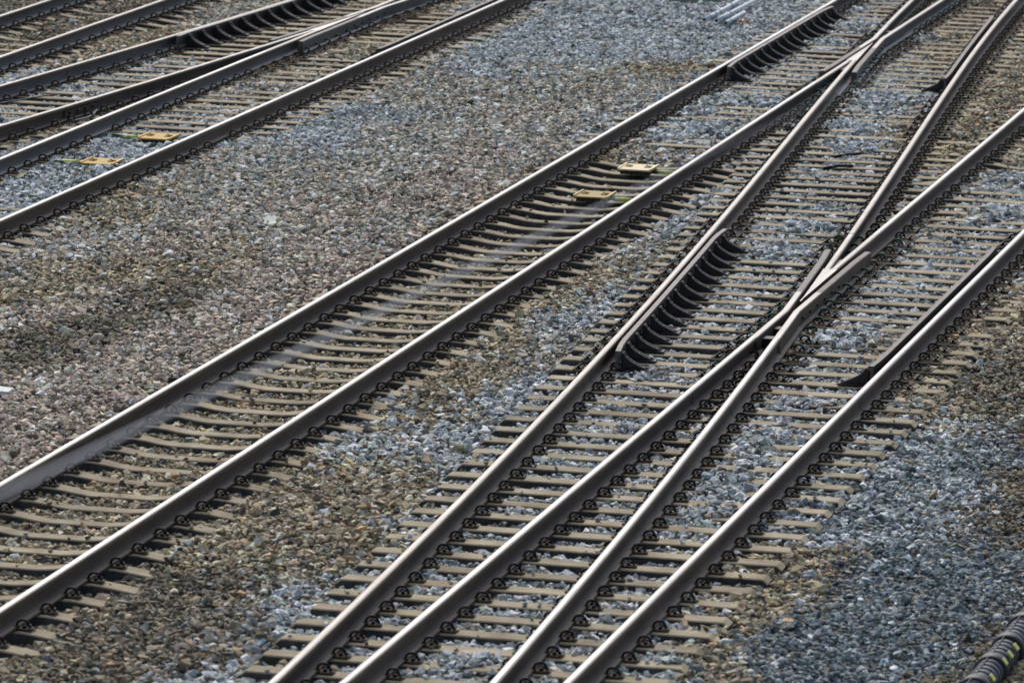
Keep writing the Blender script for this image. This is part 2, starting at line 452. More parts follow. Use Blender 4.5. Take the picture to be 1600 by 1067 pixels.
SER_NEAR = [47.93+.5525*k for k in range(-21, 27)]
SER_FAR = [68.41+.5560*k for k in range(0, 36)]
SER_L = [76.2+(.567 if k > 0 else .545)*k for k in range(-18, 20)]
SER_AC = [62.84+.548*k for k in range(0, 10)]
check_rail(fA, +1, 52.25, 60.4, SER_NEAR, 'check rail on curved dark brackets in the middle, beside the brown-edged rail')
check_rail(const(XM1), +1, 74.95, 83.0, SER_FAR, 'check rail on curved dark brackets near the top edge, above the upper right crossing')
check_rail(fC, -1, 74.95, 82.8, SER_FAR, 'dark check rail in the top right corner, left of the steep rail', .45, M_WINGTOP)
check_rail(const(XD), -1, 52.3, 60.25, SER_NEAR, 'long plain check rail at right, left of the rightmost rail', .45, M_WINGTOP)
check_rail(const(XF), -1, 74.95, 83.5, SER_L, 'black check rail at the top, left of the rail bordering the wide gravel strip', .45, M_WINGTOP)
check_rail(fc, +1, 75.2, 83.2, SER_L, 'check rail on curved dark brackets in the upper left')

# ------------------------------------------------------------------ sleepers and fastenings
Z_SEAT = -.186
def clip_mesh(green):
    m = MB()
    # cast shoulder under the arch
    m.box((.050, .004, .010), (.030, .040, .026), 0, topinset=(.006, .006))
    # spring arch standing across the rail foot
    pts = []
    for k in range(11):
        q = math.pi*k/10
        pts.append((.045-.046*math.cos(q), -.022+.010*k/10, .020+.046*math.sin(q)))
    pts += [(.098, 0, .016), (.088, .030, .018), (.060, .046, .020), (.040, .040, .024)]
    m.tube(pts, .0105, 7, 0)
    m.box((-.006, 0, .016), (.032, .085, .012), 1)
    m.box((.060, 0, -.004), (.115, .105, .010), 2 if green else 1)
    if green:
        gp = [(.045-.049*math.cos(math.pi*k/10), -.020+.010*k/10, .0255+.0475*math.sin(math.pi*k/10)) for k in range(2, 10)]
        m.tube(gp, .0075, 6, 3)
    return m.mesh('rail_clip', [M_CLIP, M_TAN, M_PLATE, M_GREEN], True)
CLIP, CLIPG = clip_mesh(False), clip_mesh(True)
bp = MB(); bp.box((0, 0, -.004), (.58, .17, .012), 0)
for sx in (-1, 1):
    for sy in (-.05, .05): bp.tube([(sx*.235, sy, 0), (sx*.235, sy, .035)], .016, 6, 1)
    bp.box((sx*.235, 0, .010), (.06, .14, .012), 1)
BPLATE = bp.mesh('baseplate', [M_PLATE, M_CLIP])

def mono_mesh(seed):
    m = MB(); us = [-1.26, -1.24, -1.1, -.98, -.88, -.70, -.60, -.50, -.38, -.25, 0, .25, .38, .50, .60, .70, .88, .98, 1.1, 1.24, 1.26]
    def top(u):
        a = abs(u)
        if a <= .25: return -.232
        if a <= .62: t = (a-.25)/.37; return -.232+(.046)*t*t*(3-2*t)
        if a <= .90: return Z_SEAT
        t = (a-.90)/.36; return Z_SEAT-.05*t
    vs = []
    for u in us:
        e = .018 if abs(u) > 1.25 else 0
        wt = .105-(.012 if abs(u) < .4 else 0); wb = .145
        z = top(u)-e
        for (y, zz) in ((-wb, -.42), (-wt, z-.010), (-wt+.010, z), (wt-.010, z), (wt, z-.010), (wb, -.42)): vs.append((u, y, zz))
    fs, ms = [], []
    for i in range(len(us)-1):
        for j in range(6):
            a, b = i*6+j, i*6+(j+1) % 6
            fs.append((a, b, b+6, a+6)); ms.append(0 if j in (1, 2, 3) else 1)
    fs += [tuple(range(5, -1, -1)), tuple((len(us)-1)*6+k for k in range(6))]; ms += [1, 1]
    m.add(vs, fs, ms)
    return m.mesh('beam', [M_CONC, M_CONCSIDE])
MONO = mono_mesh(0)
def bearer_mesh(x0, x1):
    m = MB(); vs = []
    us = [x0, x0+.045] + list(np.linspace(x0+.3, x1-.3, 6)) + [x1-.045, x1]
    for u in us:
        end = u in (x0, x1)
        z = Z_SEAT-(.035 if end else 0)
        for (y, zz) in ((-.132, -.42), (-.105, z-.010), (-.095, z), (.095, z), (.105, z-.010), (.132, -.42)): vs.append((u, y, zz))
    fs, ms = [], []
    for i in range(len(us)-1):
        for j in range(6):
            a, b = i*6+j, i*6+(j+1) % 6
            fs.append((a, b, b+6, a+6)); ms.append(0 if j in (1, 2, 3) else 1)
    fs += [tuple(range(5, -1, -1)), tuple((len(us)-1)*6+k for k in range(6))]; ms += [1, 1]
    m.add(vs, fs, ms)
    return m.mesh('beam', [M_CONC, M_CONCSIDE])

FOOT = []      # footprints for the gravel: (xa, ya, xb, yb, mono?)
def link_child(name, me, parent, loc, rz=0.0, sx=1):
    o = bpy.data.objects.new(name, me); COL.objects.link(o); o.parent = parent
    o.location = loc; o.rotation_euler = (0, 0, rz if sx > 0 else rz+math.pi)
    return o
def in_view(x0, x1, y, m=60):
    xs = np.linspace(x0, x1, 9)
    a, b = project(np.stack([xs, np.full(9, y), np.full(9, -.2)], 1))
    return bool(np.any((a > -m) & (a < 1600+m) & (b > -m) & (b < 1067+m)))
def place(name, me, loc, rz, rails, label, cat, group, x0, x1, plates=(), greens=()):
    """rails: list of (x position of the rail, its direction angle)"""
    root = empty(name, loc, rz); tag(root, label, cat, group)
    link_child('beam', me, root, (0, 0, 0))
    for k, (xr, ang) in enumerate(rails):
        u = (xr-loc[0])/math.cos(rz); dy = 0
        for s in (-1, 1):
            # skip a clip that would sit in another rail's foot
            cx = u+s*.073
            if any(abs(xr+s*.13-x2) < .10 for x2, _ in rails if x2 != xr): continue
            link_child('rail_clip', CLIPG if k in greens else CLIP, root, (cx, random.uniform(-.012, .012), -.172), ang-rz+random.uniform(-.13, .13), s)
        if k in plates: link_child('baseplate', BPLATE, root, (u, 0, Z_SEAT+.006), ang-rz)
    FOOT.append((loc[0]+x0*math.cos(rz), loc[1]+x0*math.sin(rz), loc[0]+x1*math.cos(rz), loc[1]+x1*math.sin(rz), name == 'concrete_sleeper'))
    return root
def angle(f, y): return -math.atan((f(y+.2)-f(y-.2))/.4)

def rel(y, marks, far_word='above', near_word='below'):
    pass
def series_labels(ys, mark, tmpl_lo, tmpl_hi):
    lo = sorted([y for y in ys if y < mark], reverse=True); hi = sorted([y for y in ys if y >= mark])
    d = {y: tmpl_lo.format(ordinal(i+1)) for i, y in enumerate(lo)}
    d.update({y: tmpl_hi.format(ordinal(i+1)) for i, y in enumerate(hi)})
    return d
def jit(y): return random.uniform(-.012, .012)

# middle track, hollow-topped sleepers
xc = (XM1+XM2)/2
ys = [y for y in (45.12+.5967*k for k in range(-12, 39)) if y < 68.0 and in_view(xc-1.26, xc+1.26, y)]
PL_N, PL_F = 63.37, 65.79
lab = series_labels(ys, PL_N, 'hollow-topped concrete sleeper of the middle track, {} below its nearer yellow plate', 'hollow-topped concrete sleeper of the middle track, {} above its nearer yellow plate')
for y in ys:
    place('concrete_sleeper', MONO, (xc+random.uniform(-.012, .012), y, 0), random.uniform(-.006, .006), [(XM1, 0), (XM2, 0)], lab[y], 'sleeper', 'hollow-topped sleepers of the middle track', -1.26, 1.26)
# left track, hollow-topped sleepers
xc = (XE+XF)/2
ys = [y for y in (61.02+.5967*k for k in range(-12, 10)) if y < 66.1 and in_view(xc-1.26, xc+1.26, y)]
lab = series_labels(ys, 63.79, 'concrete sleeper under the left yellow-plate track, {} below its nearer plate', 'concrete sleeper under the left yellow-plate track, {} above its nearer plate')
for y in ys:
    place('concrete_sleeper', MONO, (xc, y, 0), random.uniform(-.006, .006), [(XE, 0), (XF, 0)], lab[y], 'sleeper', 'sleepers of the left track with yellow plates', -1.26, 1.26)
# dark track in the top left corner
xc = (XA_+XB_)/2
ys = [y for y in (72.27+.598*k for k in range(-10, 26)) if in_view(xc-1.26, xc+1.26, y)]
for i, y in enumerate(ys):
    place('concrete_sleeper', MONO, (xc, y, 0), random.uniform(-.006, .006), [(XA_, 0), (XB_, 0)], 'dark hollow-topped sleeper of the top left corner track, %s up from the left edge' % ordinal(i+1), 'sleeper', 'dark sleepers of the top left track', -1.26, 1.26)
# right-hand track beyond the turnout
xc = (XB+XD)/2
ys = [y for y in (66.55+.60*k for k in range(0, 20)) if in_view(xc-1.26, xc+1.26, y)]
for i, y in enumerate(ys):
    place('concrete_sleeper', MONO, (xc, y, 0), random.uniform(-.006, .006), [(XB, 0), (XD, 0)], 'concrete sleeper at the upper right edge, %s beyond the straight foreground bearers' % ordinal(i+1), 'sleeper', 'sleepers of the right track past its turnout', -1.26, 1.26)
# foreground turnout: long straight bearers
ys = [y for y in SER_NEAR if in_view(fA(y)-.5, XD+.57, y)]
lab = series_labels(ys, 52.3, 'long straight concrete bearer under four rails, {} below the middle check rail', 'long straight concrete bearer under the foreground turnout, {} above the middle check rail\'s near end')
for y in ys:
    rs = [(fA(y), angle(fA, y)), (XB, 0), (fC(y), angle(fC, y)), (XD, 0)]
    if abs(fC(y)-XB) < .30 and y > W1-2:   # at the nose the fastenings sit outside the wings
        g = sorted((fC(y), XB)); rs = [rs[0], (g[0]-.07, 0), (g[1]+.07, 0), rs[3]]
    x0, x1 = fA(y)-.50+random.uniform(-.015, .015), XD+.565+random.uniform(-.015, .015)
    pl, gr = (), ()
    if y > 52: pl = (0, 1, 2, 3)
    if 53.5 < y < 61.5: gr = (1, 2)
    place('concrete_bearer', bearer_mesh(x0-xc, x1-xc), (xc, y, 0), random.uniform(-.002, .002), rs, lab[y], 'bearer', 'long bearers of the foreground turnout', x0-xc, x1-xc, pl, gr)
# between the two turnouts on the crossover
for i, y in enumerate(SER_AC):
    a = angle(fA, y); xm = fA(y)+G/2
    place('concrete_bearer', bearer_mesh(-G/2-.5, G/2+.5), (xm, y+.05, 0), a*.6, [(fA(y), a), (fC(y+.05), a)], 'short bearer of the slanting crossover track between both crossings, %s from its lower end' % ordinal(i+1), 'bearer', 'short bearers of the crossover track', -G/2-.5, G/2+.5)
for i, y in enumerate([62.90, 63.46, 64.02, 64.58, 65.14, 65.75]):
    x0, x1 = max(fC(y)+.62, XB-.52), XD+.565
    place('concrete_bearer', bearer_mesh(x0-xc, x1-xc), (xc, y, 0), 0, [(XB, 0), (XD, 0)], 'short bearer of the right track just past the foreground turnout, %s from its lower end' % ordinal(i+1), 'bearer', 'short bearers of the right track', x0-xc, x1-xc)
# far turnout on the middle track
xc = (XM1+XM2)/2
ys = [y for y in SER_FAR if in_view(XM1-.54, fC(y)+.56, y)]
lab = series_labels(ys, 75.0, 'straight bearer of the upper right turnout, {} below the near end of its check rails', 'straight bearer of the upper right turnout, {} above the near end of its check rails')
for y in ys:
    rs = [(XM1, 0), (XM2, 0), (fA(y), angle(fA, y)), (fC(y), angle(fC, y))]
    if abs(fA(y)-XM2) < .30 and y < W2+2:
        g = sorted((fA(y), XM2)); rs[1] = (g[0]-.07, 0); rs[2] = (g[1]+.07, 0)
    x0, x1 = XM1-.54+random.uniform(-.015, .015), fC(y)+.56+random.uniform(-.03, .03)
    gr = (1, 2) if y > 71.2 else ()
    place('concrete_bearer', bearer_mesh(x0-xc, x1-xc), (xc, y, 0), random.uniform(-.002, .002), rs, lab[y], 'bearer', 'long bearers of the upper right turnout', x0-xc, x1-xc, (0, 1, 2, 3) if y > 70.5 else (), gr)
# upper left turnout
xc = (XE+XF)/2
ys = [y for y in SER_L if in_view(fc(y)-.5, XF+.5, y)]
lab = series_labels(ys, 75.2, 'straight bearer of the upper left turnout, {} below the near end of its check rails', 'straight bearer of the upper left turnout, {} above the near end of its check rails')
for y in ys:
    rs = [(fc(y), angle(fc, y)), (fd(y), angle(fd, y)), (XE, 0), (XF, 0)]
    if abs(fd(y)-XE) < .30 and y < W3+2:
        g = sorted((fd(y), XE)); rs[1] = (g[0]-.07, 0); rs[2] = (g[1]+.07, 0)
    x0, x1 = fc(y)-.5, XF+.54+random.uniform(-.015, .015)
    if y > 66.4: place('concrete_bearer', bearer_mesh(x0-xc, x1-xc), (xc, y, 0), random.uniform(-.002, .002), rs, lab[y], 'bearer', 'long bearers of the upper left turnout', x0-xc, x1-xc, (0, 1, 2, 3) if y > 72 else (), (2,) if y > 76 else ())
ys = [y for y in (66.15-.56*k for k in range(10)) if in_view(fc(y)-.5, fd(y)+.45, y)]
for i, y in enumerate(ys):
    x0, x1 = fc(y)-.5, fd(y)+.34; xm = (x0+x1)/2
    place('concrete_bearer', bearer_mesh(x0-xm, x1-xm), (xm, y, 0), 0, [(fc(y), angle(fc, y)), (fd(y), angle(fd, y))], 'short bearer at the left edge under the reddish-brown rail, %s below the fishplate' % ordinal(i+1), 'bearer', 'short bearers at the left edge', x0-xm, x1-xm)

# ------------------------------------------------------------------ gravel surface height
def vnoise(x, y, s, seed):
    r = np.random.default_rng(seed); T = r.random((256, 256))
    u, v = x/s+1000, y/s+1000
    i, j = np.floor(u).astype(int), np.floor(v).astype(int); fu, fv = u-i, v-j
    fu, fv = fu*fu*(3-2*fu), fv*fv*(3-2*fv)
    g = lambda a, b: T[a % 256, b % 256]
    return (g(i, j)*(1-fu)+g(i+1, j)*fu)*(1-fv)+(g(i, j+1)*(1-fu)+g(i+1, j+1)*fu)*fv - .5
def sst(a, b, x):
    t = np.clip((x-a)/(b-a), 0, 1); return t*t*(3-2*t)
def vA(y): return np.polyval(ACO, y-60)
def vc(y): return np.polyval(CCO, y-72)
def height(x, y):
    h = np.full_like(x, -.205)
    A = vA(y); C = A+G
    inM = sst(1.30, .95, np.abs(x-(XM1+XM2)/2))*sst(67.2, 66.2, y)
    deep = .050-.018*(x > XM2+.2)+.040*sst(56, 62.5, y)+.012*sst(44, 40, y)
    deep = deep + .010*(np.abs(x-(XM1+XM2)/2) < .3)
    h -= inM*deep
    # outside the sleeper ends of the middle track
    h -= .016*sst(XM1-.85, XM1-.55, x)*(y < 69)*sst(XM1-.0, XM1-.1, -(-x))
    gap = sst(XM2+.35, XM2+.9, x)*(x < A-.3)*(y < 68)
    h -= .012*gap
    turn = (x > A-.6)*(x < XD+.6)
    h -= .016*turn
    h += .022*turn*np.exp(-((x-(np.maximum(C, XB)+XD)/2)/.33)**2)*sst(52, 56, y)*sst(67, 64, y)
    h += .018*turn*np.exp(-((x-(C+XD)/2)/.25)**2)*sst(44, 47, y)*sst(54, 51, y)
    far = (x > XM1-.6)*(x < C+.7)*(y > 67.5)
    h += .003*far
    h += .020*(y > 60)*(y < 69)*np.exp(-((x-(A+G/2))/.42)**2)
    h += .018*far*np.exp(-((x-(A+G/2))/.42)**2)
    h += .03*(x > C+.35)*(x < XB-.45)*sst(67, 69, y)*sst(77.5, 76, y)
    h += .030*far*np.exp(-((x-(XM1+.45))/.5)**2)*np.exp(-((y-69.5)/2.0)**2)
    rsh = sst(XD+.5, XD+.75, x)*(y < 66)
    h -= rsh*(.048+.05*np.clip(x-(XD+1.1), 0, 9))
    lef = (x < XF+.6)
    h -= .010*lef
    h -= .035*sst(1.3, 1.0, np.abs(x-(XA_+XB_)/2))
    h -= .02*(x > vc(y)+G+.2)*(x < XE-.15)
    for bx, by in ((-19.62, 63.72), (-19.62, 66.10)):
        h += .058*np.exp(-(((x-bx)/.42)**4+((y-by)/.48)**4))
    n = .050*vnoise(x, y, .9, 1)+.040*vnoise(x, y, .38, 2)+.036*vnoise(x, y, 2.3, 3)
    h = h + n*(1-.35*inM)
    # keep rail seats clear
    for X in (XM1, XM2, XB, XD, XE, XF, XA_, XB_):
        near = np.exp(-((x-X)/.16)**2); h = h*(1-near)+np.minimum(h, -.222)*near
    for X in (A, C, vc(y), vc(y)+G):
        near = np.exp(-((x-X)/.16)**2); h = h*(1-near)+np.minimum(h, -.222)*near
    return h

gx = np.unique(np.concatenate([[-420, -160, -80, -45, -34], np.arange(-30, -1.9, .14), [2, 8, 20, 60, 160, 420]]))
gy = np.unique(np.concatenate([[-200, -60, 0, 20, 30], np.arange(34, 94, .16), [98, 106, 125, 170, 300, 700, 1400]]))
X, Y = np.meshgrid(gx, gy)
Z = height(X.ravel(), Y.ravel())-.022
Z = Z.reshape(X.shape)
far_m = (X < -30) | (X > -2) | (Y < 34) | (Y > 94)
Z[far_m] = -.30
vs = np.stack([X.ravel(), Y.ravel(), Z.ravel()], 1)
ny, nx = X.shape
idx = np.arange(nx*ny).reshape(ny, nx)
fs = np.stack([idx[:-1, :-1].ravel(), idx[:-1, 1:].ravel(), idx[1:, 1:].ravel(), idx[1:, :-1].ravel()], 1)
me = bpy.data.meshes.new('ground'); me.from_pydata(vs.tolist(), [], fs.tolist()); me.materials.append(M_GROUND); me.update()
g = bpy.data.objects.new('ground', me); COL.objects.link(g); tag(g, 'gravel ground under the tracks', kind='structure')

# ------------------------------------------------------------------ ballast stones
ZONES = """n-17.78,55.0 k-16.54,51.76 p-15.65,48.45 p-15.67,49.85 p-15.52,51.39 k-16.21,54.75 n-17.3,56.09 m-18.25,57.09 m-17.94,57.7 n-18.32,60.57 n-16.49,56.87 p-15.49,54.61 p-15.55,57.25 m-16.72,60.19 m-17.79,61.32 m-17.83,64.69 b-17.7,66.57 p-16.18,61.46 m-15.4,60.73 m-16.57,64.06 m-16.2,65.39 b-17.73,69.82 m-18.5,74.56 m-16.68,68.94 p-15.68,66.82 p-15.33,63.45 m-16.66,72.4 m-15.56,69.43 b-17.96,76.39 b-16.64,76.2 m-15.49,72.93 b-16.46,79.59 n-15.26,76.04 b-15.46,78.37 b-15.17,80.19 b-14.69,71.17 b-18.02,81.51 p-14.92,59.42 p-14.97,57.95 n-13.67,47.21 n-13.63,43.38 n-13.9,51.26 n-13.98,55.21 n-14.18,58.75 n-14.29,62.25 n-14.18,65.07 n-14.19,66.55 b-14.27,68.05 b-14.05,70.09 b-14.17,75.0 b-14.31,80.6 b-14.03,76.6 n-13.73,42.54 n-13.69,45.36 k-13.12,40.97 k-12.19,41.3 n-12.16,43.92 k-11.29,39.96 n-12.46,47.03 b-11.11,40.72 b-11.06,38.81 b-12.09,48.29 b-11.77,48.91 b-12.53,48.62 n-11.57,44.97 n-11.68,46.7 n-12.08,50.16 n-12.77,51.7 n-12.07,52.72 n-12.46,54.97 n-12.73,57.93 m-12.66,59.85 b-12.12,56.39 b-11.52,51.44 m-12.93,62.81 b-12.83,64.5 b-12.39,61.98 b-11.01,46.95 b-10.93,45.49 b-10.87,42.28 m-11.32,41.86 n-11.98,51.27 k-12.19,39.64 n-12.47,38.65 b-10.4,39.37 b-10.56,43.95 b-10.36,45.41 b-10.89,50.26 b-9.95,48.61 b-10.32,53.4 b-9.06,47.07 b-9.16,50.57 b-9.18,52.34 b-9.37,57.04 b-9.62,60.61 b-11.62,67.96 b-11.21,63.53 b-10.85,57.78 b-11.91,74.53 b-13.45,81.0 b-10.61,51.79 b-9.15,59.84 b-9.05,41.93 b-8.26,40.57 n-10.61,71.61 n-10.71,75.07 b-10.3,66.14 n-11.53,81.9 n-10.15,68.59 b-9.44,66.51 b-9.06,64.43 k-11.84,85.39 n-7.95,55.51 k-7.5,53.73 k-7.02,51.73 n-7.64,52.2 b-7.56,49.83 b-7.53,48.56 k-6.58,48.6 B-7.04,49.05 b-7.53,45.6 n-7.72,42.9 n-7.7,44.18 n-7.7,41.46 n-7.63,40.34 B-7.17,42.6 B-7.09,45.21 B-6.35,42.17 B-6.78,40.42 B-6.03,44.79 B-7.5,47.04 k-5.63,41.95 n-7.65,51.49 k-24.63,75.76 k-24.45,77.56 k-23.85,78.73 n-22.83,76.61 m-22.44,78.51 k-25.88,79.59 b-22.03,68.59 b-22.06,71.43 b-21.79,73.44 n-21.6,75.93 n-21.47,78.1 n-21.1,67.0 b-19.46,60.62 b-19.56,63.36 b-20.18,68.06 m-20.14,70.84 n-20.29,74.52 n-20.06,77.06 b-20.66,65.6 m-18.52,57.94 n-20.98,70.46 m-19.89,74.7 B-7.32,42.6 B-7.32,44.2 B-7.3,41.4 B-7.35,45.4 B-7.2,40.2 b-7.35,47.5 b-7.3,46.4 p-16.9,53.2 p-17.2,59.3 m-17.4,63.2 m-17.0,65.2 m-17.2,68.0 m-17.6,70.9 p-16.2,70.3 m-16.6,74.6 n-16.9,49.6 p-16.6,47.2 n-12.03,46.73 n-12.27,46.33 n-12.43,51.09 n-12.42,52.59 n-12.04,50.52 n-12.56,54.52 n-12.53,56.44 n-12.04,47.44 n-12.22,49.75 n-12.85,47.84 n-12.37,45.26 n-11.44,43.64 k-11.59,42.27 n-11.31,42.37 n-12.57,50.68 n-12.73,56.14 m-12.05,54.31 p-15.12,55.19 p-14.95,51.61 p-15.03,56.10 p-15.85,65.54 p-14.84,50.17 m-9.48,64.25 m-16.84,66.94 m-15.38,67.58 p-15.91,61.57 p-16.85,62.81 m-17.29,72.12"""
zt, zp = [], []
for q in ZONES.split():
    a, b = q[1:].split(','); zt.append(q[0]); zp.append((float(a), float(b)))
zt = np.array(zt); zp = np.array(zp)
PAL = {
 'b': [((.370, .386, .390), 8), ((.280, .296, .302), 5), ((.52, .535, .535), 5), ((.105, .116, .120), 3.5), ((.39, .355, .30), 2.2), ((.70, .71, .69), 1.5), ((.28, .225, .155), 1)],
 'B': [((.165, .186, .196), 8), ((.105, .120, .127), 5), ((.265, .286, .292), 4), ((.18, .158, .11), .8), ((.46, .47, .45), .9), ((.12, .12, .085), .8)],
 'n': [((.300, .232, .145), 6), ((.200, .158, .102), 6), ((.405, .325, .212), 4.5), ((.100, .088, .066), 3.5), ((.40, .255, .14), 1.6), ((.32, .285, .220), 3), ((.32, .34, .34), 1.0), ((.56, .49, .35), 1.4)],
 'k': [((.165, .130, .086), 6), ((.108, .090, .064), 6), ((.24, .19, .125), 3), ((.26, .235, .19), 1.4), ((.28, .30, .30), .8), ((.25, .16, .09), 1)],
 'p': [((.450, .345, .275), 6), ((.345, .268, .212), 5), ((.285, .242, .182), 4), ((.58, .47, .395), 4), ((.150, .130, .098), 3.5), ((.34, .325, .285), 2), ((.64, .59, .51), 1.4)],
 'm': [((.400, .355, .288), 5), ((.340, .352, .345), 4), ((.430, .340, .272), 4), ((.265, .232, .170), 4), ((.122, .118, .104), 3.2), ((.60, .57, .51), 2.4), ((.42, .33, .19), 1.1)],
}
AREA = (-27.5, -3.5, 36.0, 90.0)
DENS = 700
n = int((AREA[1]-AREA[0])*(AREA[3]-AREA[2])*DENS)
x = rng.uniform(AREA[0], AREA[1], n); y = rng.uniform(AREA[2], AREA[3], n)
a, b = project(np.stack([x, y, np.full(n, -.2)], 1))
k = (a > -260) & (a < 1860) & (b > -160) & (b < 1260)
x, y = x[k], y[k]; n = len(x)
h = height(x, y)
siz = np.exp(rng.normal(0, .36, n))*.0295; siz = np.clip(siz, .012, .062); siz *= np.where(rng.random(n) < .004, 1.5, 1)
fl = rng.uniform(.50, .92, n)
siz *= np.where(x > XD+.9, .86, 1.0)
z = h+rng.uniform(-.026, .016, n)-siz*.15
keep = np.ones(n, bool)
top = z+siz*fl*.8
# sleepers: bucket by y
FT = np.array([(p0, p1, p2, p3, float(mn)) for p0, p1, p2, p3, mn in FOOT])
on = np.zeros(n, bool)
order = np.argsort(y); ysrt = y[order]
for p0, p1, p2, p3, mn in FT:
    lo, hi = np.searchsorted(ysrt, min(p1, p3)-.17), np.searchsorted(ysrt, max(p1, p3)+.17)
    ii = order[lo:hi]
    t = (x[ii]-p0)/(p2-p0); yc = p1+t*(p3-p1)
    ins = (t > -.004) & (t < 1.004) & (np.abs(y[ii]-yc) < .112)
    if mn:
        u = np.abs((t-.5)*2.52); tz = np.where(u < .62, -.232+.046*sst(.25, .62, u), np.where(u < .9, Z_SEAT, Z_SEAT-.05*(u-.9)/.36))
    else: tz = np.full(len(ii), Z_SEAT)
    jj = ii[ins]; tzz = tz[ins]
    cover = h[jj]+.012 > tzz+.002           # gravel heaped over the beam
    lone = (rng.random(len(jj)) < .03) & (siz[jj] < .030)
    keep[jj] = cover | lone
    z[jj] = np.where(cover, np.maximum(z[jj], tzz+siz[jj]*fl[jj]*.45), np.where(lone, tzz+siz[jj]*fl[jj]*.7, z[jj]))
top = z+siz*fl*.8
for XR in (XM1, XM2, XB, XD, XE, XF, XA_, XB_, vA(y), vA(y)+G, vc(y), vc(y)+G):
    d = np.abs(x-XR)
    keep &= ~((d < .105) & (top > -.175)); keep &= ~((d < .19) & (top > -.150))
for bx, by in BRK: keep &= ~((np.abs(x-bx) < .19) & (np.abs(y-by) < .09) & (top > -.172))
# clear the yellow plates
BAL = [(-13.58, 63.37), (-13.58, 65.79), (-19.62, 63.79), (-19.62, 66.14)]
for bx, by in BAL: keep &= ~((np.abs(x-bx) < .23) & (np.abs(y-by) < .28) & (top > (-.215 if bx > -16 else -.150)))
x, y, z, siz, fl, h = [q[keep] for q in (x, y, z, siz, fl, h)]; n = len(x)
# rock type by nearest zone point, ragged edges
jx, jy = x+rng.normal(0, .12, n)+.5*vnoise(x, y, .8, 11), y+rng.normal(0, .55, n)+2.0*vnoise(x, y, 1.2, 12)
best = np.full(n, 1e9); bi = np.zeros(n, int)
for i, (px_, py_) in enumerate(zp):
    d = ((jx-px_)*2.2)**2+((jy-py_)*.75)**2
    q = d < best; best[q] = d[q]; bi[q] = i
ty = zt[bi]
col = np.zeros((n, 3))
for key, pal in PAL.items():
    q = np.where(ty == key)[0]
    w = np.array([p_[1] for p_ in pal], float); w /= w.sum()
    ch = rng.choice(len(pal), len(q), p=w)
    col[q] = np.array([p_[0] for p_ in pal])[ch]
col *= np.exp(rng.normal(.02, .36, n))[:, None]
col *= 1+rng.normal(0, .035, (n, 3))
col = np.clip(col*1.15*np.array([1.0, 1.02, .96]), .02, .78)
print('stones', n)

VAR = 14
sc = bpy.data.collections.new('stone_shapes')
import bmesh
for i in range(VAR):
    r = np.random.default_rng(100+i)
    pts = r.normal(size=(13, 3)); pts /= np.linalg.norm(pts, axis=1)[:, None]; pts *= r.uniform(.72, 1.15, (13, 1))
    pts *= np.array([r.uniform(1.0, 1.35), r.uniform(.75, 1.0), r.uniform(.8, 1.05)])
    bmm = bmesh.new()
    for q in pts: bmm.verts.new(q)
    res = bmesh.ops.convex_hull(bmm, input=bmm.verts)
    bmesh.ops.delete(bmm, geom=[e for e in res['geom_interior'] if isinstance(e, bmesh.types.BMVert)], context='VERTS')
    bmesh.ops.recalc_face_normals(bmm, faces=bmm.faces)
    mm = bpy.data.meshes.new('stone'); bmm.to_mesh(mm); bmm.free(); mm.materials.append(M_STONE)
    sc.objects.link(bpy.data.objects.new('stone', mm))

me = bpy.data.meshes.new('ballast')
me.vertices.add(n); me.vertices.foreach_set('co', np.stack([x, y, z], 1).ravel().astype(np.float32))
def attr(nm, ty_, dat, key):
    a_ = me.attributes.new(nm, ty_, 'POINT'); a_.data.foreach_set(key, dat)
rot = np.stack([rng.normal(0, .38, n), rng.normal(0, .38, n), rng.uniform(0, 6.283, n)], 1)
attr('rot', 'FLOAT_VECTOR', rot.ravel().astype(np.float32), 'vector')
attr('scl', 'FLOAT_VECTOR', np.stack([siz, siz, siz*fl], 1).ravel().astype(np.float32), 'vector')
attr('pick', 'INT', rng.integers(0, VAR, n).astype(np.int32), 'value')
attr('tint', 'FLOAT_VECTOR', col.ravel().astype(np.float32), 'vector')
me.update()
ballast = bpy.data.objects.new('ballast', me); COL.objects.link(ballast)
me.materials.append(M_STONE)
tag(ballast, 'crushed stone ballast, grey-blue in the turnouts and brown elsewhere', 'ballast', kind='stuff')
ng = bpy.data.node_groups.new('scatter', 'GeometryNodeTree')
ng.interface.new_socket('Geometry', in_out='INPUT', socket_type='NodeSocketGeometry')
ng.interface.new_socket('Geometry', in_out='OUTPUT', socket_type='NodeSocketGeometry')
gi = ng.nodes.new('NodeGroupInput'); go = ng.nodes.new('NodeGroupOutput')
iop = ng.nodes.new('GeometryNodeInstanceOnPoints')
ci = ng.nodes.new('GeometryNodeCollectionInfo'); ci.inputs['Collection'].default_value = sc
ci.inputs['Separate Children'].default_value = True; ci.inputs['Reset Children'].default_value = True
iop.inputs['Pick Instance'].default_value = True
def named(nm, dt):
    q = ng.nodes.new('GeometryNodeInputNamedAttribute'); q.data_type = dt; q.inputs['Name'].default_value = nm
    return q.outputs['Attribute']
ng.links.new(gi.outputs[0], iop.inputs['Points']); ng.links.new(ci.outputs[0], iop.inputs['Instance'])
ng.links.new(named('pick', 'INT'), iop.inputs['Instance Index'])
ng.links.new(named('rot', 'FLOAT_VECTOR'), iop.inputs['Rotation'])
ng.links.new(named('scl', 'FLOAT_VECTOR'), iop.inputs['Scale'])
ng.links.new(iop.outputs[0], go.inputs[0])
md = ballast.modifiers.new('scatter', 'NODES'); md.node_group = ng

def hz(xx, yy): return float(height(np.array([xx], float), np.array([yy], float))[0])

